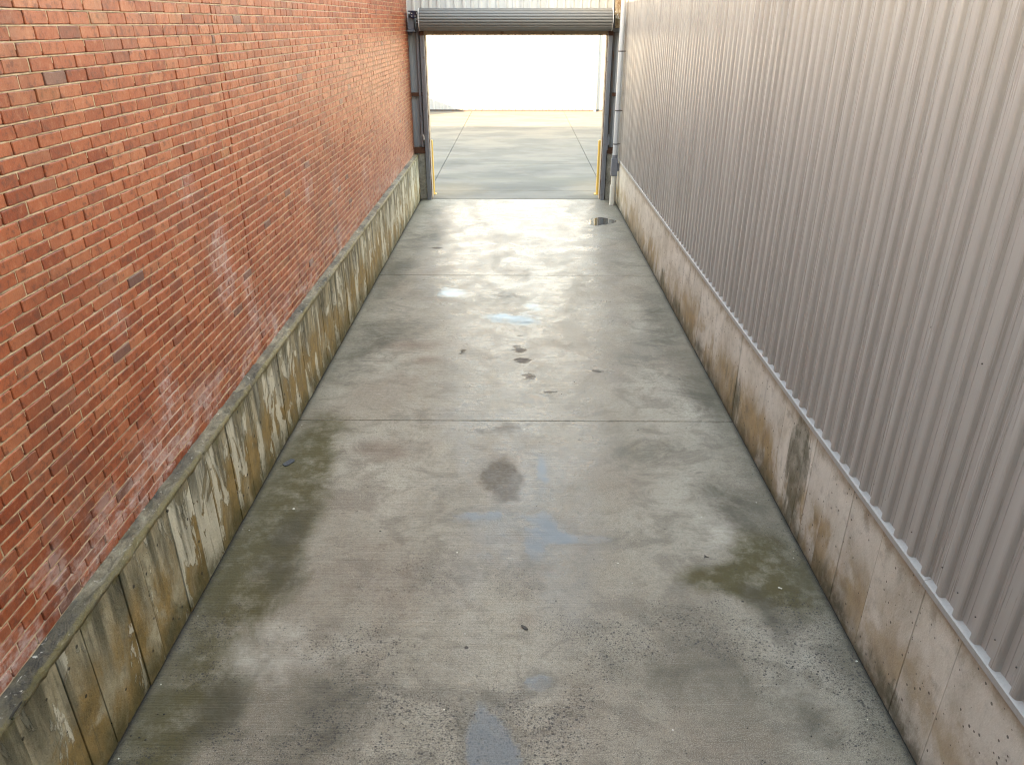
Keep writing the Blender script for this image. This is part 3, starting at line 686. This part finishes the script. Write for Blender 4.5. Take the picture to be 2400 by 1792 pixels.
# ------------------------------------------------------------------ end wall with steel frame
ew = thing('end_wall', 'pale ribbed metal end wall framing the open shutter doorway on short concrete piers', 'wall', (0, DOOR, 0))
mb = MB(); ribbed(mb, 'x', -2.42, 1.93, OPZ+.04, WALL_H-.01, DOOR-.02, -1, screws=False, start=.03, pitch=.171)
mb.build('ribbed_panel', [MT['gable'], MT['flash']], ew)
for (x0, x1, ed) in ((-2.45, -2.02, 1), (1.90, 2.45, -1)):
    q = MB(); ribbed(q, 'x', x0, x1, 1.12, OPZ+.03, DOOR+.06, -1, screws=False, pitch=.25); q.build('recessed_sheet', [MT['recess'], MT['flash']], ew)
bkm = MB()
bkm.box(-2.6, OPX0-.05, DOOR+.09, DOOR+.28, 0, OPZ+.06); bkm.box(OPX1+.05, 2.6, DOOR+.09, DOOR+.28, 0, OPZ+.06)
bkm.box(-2.6, 2.6, DOOR+.01, DOOR+.28, OPZ+.075, WALL_H-.02)
bkm.build('wall_core', MT['dsteel'], ew)
# masonry reveal (ragged edge towards the alley)
def reveal(name, x0, x1, z0, z1, inner):
    m_ = MB(); n = 60; vs = []; fs = []
    for i in range(n+1):
        zc = z0+(z1-z0)*i/n; j = rng.normal(0, .006); k = rng.normal(0, .004)
        for (xx, yy_) in ((x0, DOOR-.03+k), (inner+j*.6, DOOR-.035+k), (inner+rng.normal(0, .003), DOOR+.02), (inner+rng.normal(0, .002), DOOR+.15), (inner, DOOR+.29), (x0, DOOR+.29)):
            vs.append((xx, yy_, zc))
    for i in range(n):
        for k in range(5):
            a = i*6+k; f = (a, a+1, a+7, a+6); fs.append(f if inner > x0 else f[::-1])
    m_.add(vs, fs, 0); return m_.build(name, MT['reveal'], ew)
reveal('reveal', OPX0-.035, 0, 0, OPZ+.06, OPX0); reveal('reveal', OPX1+.035, 0, 0, OPZ+.06, OPX1)
lt = MB(); lt.box(OPX0-.03, OPX1+.03, DOOR-.028, DOOR+.285, OPZ, OPZ+.07, 0, .008); lt.build('lintel', MT['tan'], ew)
for (x0, x1) in ((-2.262, -2.062), (1.945, 2.20)):
    p = MB(); p.box(x0, x1, DOOR-.03, DOOR+.085, 0, 1.0, 0, .01); p.build('concrete_pier', MT['pier'], ew)
    s = MB(); s.box(x0-.09 if x0 < 0 else x0-.02, x1+.02 if x0 < 0 else x1+.05, DOOR-.05, DOOR+.04, 1.003, 1.018); s.box(x0-.09 if x0 < 0 else x0-.02, x1+.02 if x0 < 0 else x1+.05, DOOR-.05, DOOR-.04, 1.02, 1.115)
    s.box(x0-.09 if x0 < 0 else x0-.02, x1+.02 if x0 < 0 else x1+.05, DOOR-.05, DOOR+.04, 1.117, 1.130); s.build('sill_channel', MT['rust'], ew)
    for (zc, mt) in ((2.22, 'rust'), (3.46, 'steel')):
        q = MB(); a, b = (-2.36, -1.985) if x0 < 0 else (1.86, 2.20)
        q.box(a, b, DOOR-.03, DOOR-.02, zc-.035, zc+.035); q.box(a, b, DOOR-.018, DOOR+.05, zc+.025, zc+.033); q.build('girt', MT[mt], ew)
# vertical tubes beside the openings
q = MB(); q.box(-2.135, -2.085, DOOR-.035, DOOR+.01, 1.135, 3.42, 0, .005); q.build('steel_tube', MT['steel'], ew)
q = MB(); q.box(-2.385, -2.355, DOOR-.02, DOOR+.04, 1.135, WALL_H-.03, 0, .003); q.build('edge_angle', MT['dsteel'], ew)
q = MB(); q.box(1.945, 2.07, DOOR-.065, DOOR-.01, 3.50, WALL_H-.03, 0, .005); q.build('streaked_column', MT['brownsteel'], ew)
q = MB(); q.box(1.945, 1.985, DOOR-.035, DOOR+.03, 1.135, 3.42, 0, .005); q.build('steel_tube', MT['dsteel'], ew)

# ------------------------------------------------------------------ roller shutter
RX0, RX1, RY, RZ, RR = -2.02, 1.875, DOOR-.27, 3.655, .196
rs = thing('roller_shutter', 'grey ribbed roller shutter coiled up on its drum above the open doorway', 'roller shutter', (0, RY, 3.4))
n = 132; slat = 22
ring = []
for i in range(n):
    t = 2*math.pi*i/n; ph = (i % (n//slat))/(n//slat)
    r = RR + (.010 if .1 < ph < .85 else -.014)
    if abs(ph-.5) < .1: r += .003
    ring.append((RY + math.cos(t)*r, RZ + math.sin(t)*r))
m_ = MB(); vs = [(x, a, b) for x in (RX0+.012, RX1-.012) for a, b in ring]
m_.add(vs, [(i, n+i, n+(i+1) % n, (i+1) % n) for i in range(n)], 0)
m_.build('coiled_curtain', MT['shutter'], rs)
hm = MB(); hm.box(RX0+.06, RX1-.06, DOOR-.115, DOOR-.06, OPZ+.004, OPZ+.078, 0, .006); hm.box(RX0+.06, RX1-.06, DOOR-.135, DOOR-.05, OPZ-.018, OPZ+.002, 0, .004)
hm.build('bottom_rail', MT['tan'], rs)
for x in (RX0, RX1):
    p = MB(); p.tube((x-.006, RY, RZ), (x+.006, RY, RZ), RR+.016, 48); p.build('end_plate', MT['plate'], rs)
for (x0, x1) in ((OPX0-.095, OPX0-.012), (OPX1+.012, OPX1+.095)):
    q = MB(); q.box(x0, x1, DOOR-.105, DOOR-.095, 0, 3.47); q.box(x0, x0+.008, DOOR-.0945, DOOR-.038, 0, 3.47); q.box(x1-.008, x1, DOOR-.0945, DOOR-.038, 0, 3.47)
    q.box(x0+.03, x0+.038, DOOR-.112, DOOR-.1055, 0, 3.40); q.box(x0+.05, x0+.058, DOOR-.112, DOOR-.1055, 0, 3.40)
    q.build('guide_rail', MT['steel'], rs)
    w = MB(); c = (x0+x1)/2
    for k in range(3):
        w.tube((c-.03+.028*k, DOOR-.15, 3.40+.02*(k % 2)), (c-.03+.028*k, DOOR-.113, 3.40+.02*(k % 2)), .012, 8)
    w.box(c-.045, c+.045, DOOR-.13, DOOR-.1125, 3.36, 3.45, 0, .004); w.build('guide_bracket', MT['rust'], rs)
b = MB(); b.box(-2.07, -2.034, DOOR-.43, DOOR-.12, 3.50, 3.80, 0, .004); b.build('side_bracket', MT['black'], rs)
b = MB(); b.box(1.889, 1.925, DOOR-.40, DOOR-.12, 3.50, 3.74, 0, .004); b.build('side_bracket', MT['black'], rs)
b = MB(); b.box(-2.23, -2.075, DOOR-.40, DOOR-.18, 3.795, 3.815, 0, .003); b.box(-2.185, -2.075, DOOR-.38, DOOR-.20, 3.68, 3.793, 0, .006); b.tube((-2.20, RY, 3.74), (-2.075, RY, 3.74), .035, 16)
b.build('drive_head', MT['navy'], rs)
for (x, z_) in ((-2.085, 3.715), (-2.15, 3.765), (-2.15, 3.715), (-2.055, 3.60), (-2.05, 3.77), (-2.06, 3.66)):
    b = MB(); b.tube((x, DOOR-.445, z_), (x, DOOR-.41, z_), .009, 8); b.build('bolt', MT['bolt'], rs)
b = MB(); b.box(-2.255, -2.135, DOOR-.30, DOOR-.12, 3.47, 3.685, 0, .008); b.box(-2.275, -2.12, DOOR-.31, DOOR-.11, 3.432, 3.467, 0, .004); b.tube((-2.23, DOOR-.21, 3.687), (-2.23, DOOR-.21, 3.75), .02, 10)
b.build('motor_box', MT['guard'], rs)
b = MB(); b.box(1.935, 2.045, DOOR-.17, DOOR-.07, 3.66, 3.78, 0, .004)
for (x, z_) in ((1.97, 3.70), (2.01, 3.70), (1.99, 3.74), (1.945, 3.80), (2.025, 3.67)): b.tube((x, DOOR-.20, z_), (x, DOOR-.165, z_), .011, 8, 1)
b.build('bearing_bracket', [MT['brownsteel'], MT['plate']], rs)
# latches
b = MB(); b.box(-2.075, -2.055, DOOR-.13, DOOR-.10, 1.30, 1.38, 0, .003); b.box(-2.085, -2.070, DOOR-.125, DOOR-.105, 1.37, 1.41, 0, .002); b.build('latch', MT['plate'], rs)
b = MB(); b.box(1.93, 1.975, DOOR-.13, DOOR-.09, 1.20, 1.36, 0, .006); b.tube((1.952, DOOR-.11, 1.36), (1.952, DOOR-.11, 1.42), .014, 10); b.tube((1.975, DOOR-.11, 1.33), (2.0, DOOR-.10, 1.16), .008, 8); b.box(1.925, 1.94, DOOR-.135, DOOR-.10, 1.09, 1.2, 0, .003)
b.build('latch', MT['guard'], rs)

# ------------------------------------------------------------------ downpipe in the right corner
dp = thing('downpipe', 'white downpipe with a grey guard box and cream foot beside the right doorpost', 'downpipe', (2.055, DOOR-.55, 0))
PX, PY = 2.055, DOOR-.55
p = MB(); p.tube((PX, PY, .98), (PX, PY, WALL_H+.1), .049, 28); p.tube((PX, PY, 2.9), (PX, PY, 2.98), .0525, 28); p.build('pipe', MT['pipe'], dp)
p = MB(); p.tube((PX, PY, .42), (PX, PY, .68), .050, 28); p.tube((PX-.003, PY, .0), (PX-.003, PY, .42), .060, 28); p.build('foot_sleeve', MT['sleeve'], dp)
p = MB(); p.box(PX-.068, PX+.068, PY-.068, PY+.06, .62, .985, 0, .012); p.box(PX+.07, PX+.10, PY-.03, PY+.03, .72, .88, 0, .004); p.build('guard_box', MT['guard'], dp)
p = MB(); p.tube((PX, PY, .987), (PX, PY, 1.06), .060, 28); p.build('collar', MT['guard'], dp)
for zc in (1.28, 1.95, 3.08):
    p = MB(); p.tube((PX, PY, zc-.012), (PX, PY, zc+.012), .0525, 28); p.box(PX+.05, XR+.08, PY-.006, PY+.006, zc-.01, zc+.01); p.build('strap', MT['dsteel'], dp)

# ------------------------------------------------------------------ yellow door guards
for x, lab in ((-1.985, 'slim yellow guard post just outside the left jamb of the doorway'), (1.835, 'slim yellow guard post just outside the right jamb of the doorway')):
    t = thing('guard_post', lab, 'bollard', (x, DOOR+.54, 0), 'yellow guard posts at the doorway')
    p = MB(); p.tube((x, DOOR+.54, 0.008), (x, DOOR+.54, 1.19), .036, 20)
    bm = bmesh.new(); bmesh.ops.create_uvsphere(bm, u_segments=20, v_segments=10, radius=.036)
    for v in bm.verts: v.co = Vector((x, DOOR+.54, 1.19)) + v.co*Vector((1, 1, .8)).length/1.73 if False else Vector((x+v.co.x, DOOR+.54+v.co.y, 1.19+v.co.z*.8))
    p.addbm(bm, 0, True); p.build('post', MT['yellow'], t)
    p = MB(); p.box(x-.075, x+.075, DOOR+.465, DOOR+.615, 0.001, .011, 0, .002)
    for a in (-1, 1):
        for c in (-1, 1): p.tube((x+a*.055, DOOR+.54+c*.055, .011), (x+a*.055, DOOR+.54+c*.055, .022), .009, 6)
    p.build('base_plate', MT['yellow'], t)

# ------------------------------------------------------------------ building across the yard
fb = thing('far_building', 'sunlit white ribbed metal building on the far side of the yard', 'building', (0, FAR, 0))
mb = MB(); ribbed(mb, 'x', -40, 40, .08, 6.5, FAR, -1, screws=False, pitch=.30, depth=.03); mb.build('wall', [MT['far'], MT['flash']], fb)
mb = MB(); mb.box(-40, 40, FAR+.02, FAR+12, 0, 6.5); mb.build('core', MT['far'], fb)
mb = MB(); mb.box(-40, 40, FAR-.04, FAR+.018, 0.0, .075); mb.build('base_trim', MT['dsteel'], fb)
mb = MB(); mb.box(-16, -8.35, 30.25, FAR-.04, 0, 2.05); mb.box(-16.1, -8.35, 30.2, FAR-.04, 2.053, 2.12); mb.build('shadow_caster_shed', MT['far'], fb)  # unseen shed added to cast the slanted shadow on the far wall
p = thing('downpipe', 'pale downpipe on the white building across the yard', 'downpipe', (3.42, FAR-.1, 0))
q = MB(); q.tube((3.42, FAR-.11, .0), (3.42, FAR-.11, 6.5), .055, 16); q.build('pipe', MT['recess'], p)
for zc in (.6, 2.4, 4.2):
    q = MB(); q.box(3.35, 3.49, FAR-.118, FAR-.03, zc-.02, zc+.02); q.build('strap', MT['steel'], p)

# ------------------------------------------------------------------ puddle and litter
M = Mat('puddle_water'); M.out((.10, .097, .088), .03, M.bump(M.noise(None, 6, 2), .02, .01), spec=.5); MT['water'] = M.mat
def flat_outline(cx, cy, pts, z0, z1, name, mat):
    m_ = MB(); n = len(pts)
    top = [(cx+a, cy+b, z1) for a, b in pts]; bot = [(cx+a*1.02, cy+b*1.02, z0) for a, b in pts]
    m_.add(top+bot, [list(range(n))] + [(i, n+i, n+(i+1) % n, (i+1) % n) for i in range(n)]); return m_.build(name, mat)
pts = []
for i in range(60):
    t = 2*math.pi*i/60; r = 1 + .16*math.sin(2*t+.6)+.12*math.sin(3*t+2)+.07*math.sin(5*t+1)+.04*math.sin(9*t)
    pts.append((.24*r*math.cos(t), .34*r*math.sin(t)))
struct(flat_outline(1.66, 14.9, pts, .0005, .004, 'puddle', MT['water']))
def litter(name, label, cat, cx, cy, pts, h, mat, rot=0., bend=0.):
    m_ = MB(); n = len(pts); c, s = math.cos(rot), math.sin(rot)
    P2 = [(cx+a*c-b*s, cy+a*s+b*c, bend*(a*a)*8) for a, b in pts]
    m_.add([(x, y, .002+q+h) for x, y, q in P2] + [(x, y, .002+q) for x, y, q in P2],
           [list(range(n)), list(range(n, 2*n))[::-1]] + [(i, n+i, n+(i+1) % n, (i+1) % n) for i in range(n)])
    return tag(m_.build(name, mat), label, cat)
M = Mat('weathered_rubber'); n_ = M.noise(None, 80, 4); M.out(M.ramp(n_, [(.3, (.02, .024, .03)), (.7, (.085, .095, .11))]), .6, M.bump(n_, .5, .003)); MT['rubber'] = M.mat
M = Mat('dead_leaf'); n_ = M.noise(None, 50, 4); M.out(M.ramp(n_, [(.3, (.012, .010, .008)), (.7, (.05, .04, .03))]), .6); MT['leaf'] = M.mat
M = Mat('pale_chip'); M.out((.7, .68, .6), .7); MT['chip'] = M.mat
litter('rubber_scrap', 'flat dark rubber scrap lying by the left base wall', 'litter', -2.08, 5.75, [(-.06, -.02), (-.04, -.034), (.045, -.03), (.066, -.004), (.05, .03), (-.05, .026)], .006, MT['rubber'], 1.0)
litter('leaf', 'curled dark leaf lying in the middle of the floor on a reddish stain', 'leaf', .05, 3.72, [(-.03, 0), (-.018, .010), (.0, .014), (.018, .009), (.034, -.002), (.018, -.009), (-.004, -.012), (-.02, -.008)], .004, MT['leaf'], -.7, .8)
litter('leaf', 'tiny three pointed black leaf lying near the green algae patch', 'leaf', 1.41, 4.46, [(-.02, -.018), (0, -.006), (.022, -.018), (.006, .004), (.002, .026), (-.006, .004)], .003, MT['leaf'], .2, .5)
litter('wood_chip', 'small pale chip lying on the green algae patch near the right base wall', 'litter', 1.86, 4.12, [(-.014, -.004), (.012, -.005), (.015, .003), (-.012, .005)], .004, MT['chip'], -.5)
litter('paint_flake', 'round white paint flake lying on the algae beside the left base wall', 'litter', -1.84, 5.04, [(.010*math.cos(i), .010*math.sin(i)) for i in (0, .8, 1.6, 2.4, 3.2, 4., 4.8, 5.6)], .003, MT['chip'])
# loose grit, uncountable
gm = MB()
for _ in range(420):
    x = random.uniform(XL+.05, XR-.05); y = 2.2 + 9*random.random()**2.2
    if random.random() < .35: x = random.choice([XL+.03+abs(random.gauss(0, .05)), XR-.03-abs(random.gauss(0, .05))]); y = random.uniform(2.3, 16)
    r = random.uniform(.0018, .0055)
    bm = bmesh.new(); bmesh.ops.create_icosphere(bm, subdivisions=1, radius=r)
    sx, sy = random.uniform(.7, 1.6), random.uniform(.7, 1.4)
    for v in bm.verts: v.co = Vector((x+v.co.x*sx*random.uniform(.8, 1.2), y+v.co.y*sy, .001+r*.5+v.co.z*.6))
    gm.addbm(bm, 0 if random.random() < .85 else 1)
go = gm.build('grit', [MT['leaf'], MT['chip']]); go['kind'] = 'stuff'; go['label'] = 'loose dark grit scattered over the concrete floor'; go['category'] = 'grit'

# ------------------------------------------------------------------ light
AZ, EL = R(49.6), R(15.2)
sdir = Vector((math.sin(AZ)*math.cos(EL), math.cos(AZ)*math.cos(EL), -math.sin(EL)))   # travel of the light
sun = bpy.data.objects.new('sun', bpy.data.lights.new('sun', 'SUN')); COL.objects.link(sun)
sun.rotation_euler = sdir.to_track_quat('-Z', 'Y').to_euler(); sun.location = (-10, -10, 12)
sun.data.energy = 2.4; sun.data.angle = R(.5); sun.data.color = (1., .89, .74)
w = bpy.data.worlds.new('World'); sc.world = w; w.use_nodes = True
nt = w.node_tree; sk = nt.nodes.new('ShaderNodeTexSky'); sk.sky_type = 'NISHITA'; sk.sun_disc = False
sk.sun_elevation = EL; sk.sun_rotation = R(180)+AZ
sk.air_density = 1.; sk.dust_density = .4; sk.ozone_density = 1.
nt.links.new(sk.outputs[0], nt.nodes['Background'].inputs[0]); nt.nodes['Background'].inputs[1].default_value = .15

# ------------------------------------------------------------------ camera
cam = bpy.data.objects.new('camera', bpy.data.cameras.new('camera')); COL.objects.link(cam); sc.camera = cam
cam.location = (0, 0, 3.6); cam.rotation_euler = (R(90-25.8), 0, R(.5))
cam.data.sensor_width = 36; cam.data.lens = 36*1743/2400; cam.data.clip_end = 500; cam.data.clip_start = .05
vs_ = sc.view_settings; vs_.view_transform = 'Standard'; vs_.look = 'None'; vs_.gamma = 1; vs_.exposure = 4.08
vs_.use_white_balance = True; vs_.white_balance_temperature = 9900; vs_.white_balance_tint = 12
sc.render.engine = 'CYCLES'
sc.cycles.max_bounces = 7; sc.cycles.diffuse_bounces = 4; sc.cycles.glossy_bounces = 4
sc.cycles.sample_clamp_indirect = 8
sc.cycles.pixel_filter_type = 'BLACKMAN_HARRIS'; sc.cycles.filter_width = 1.15
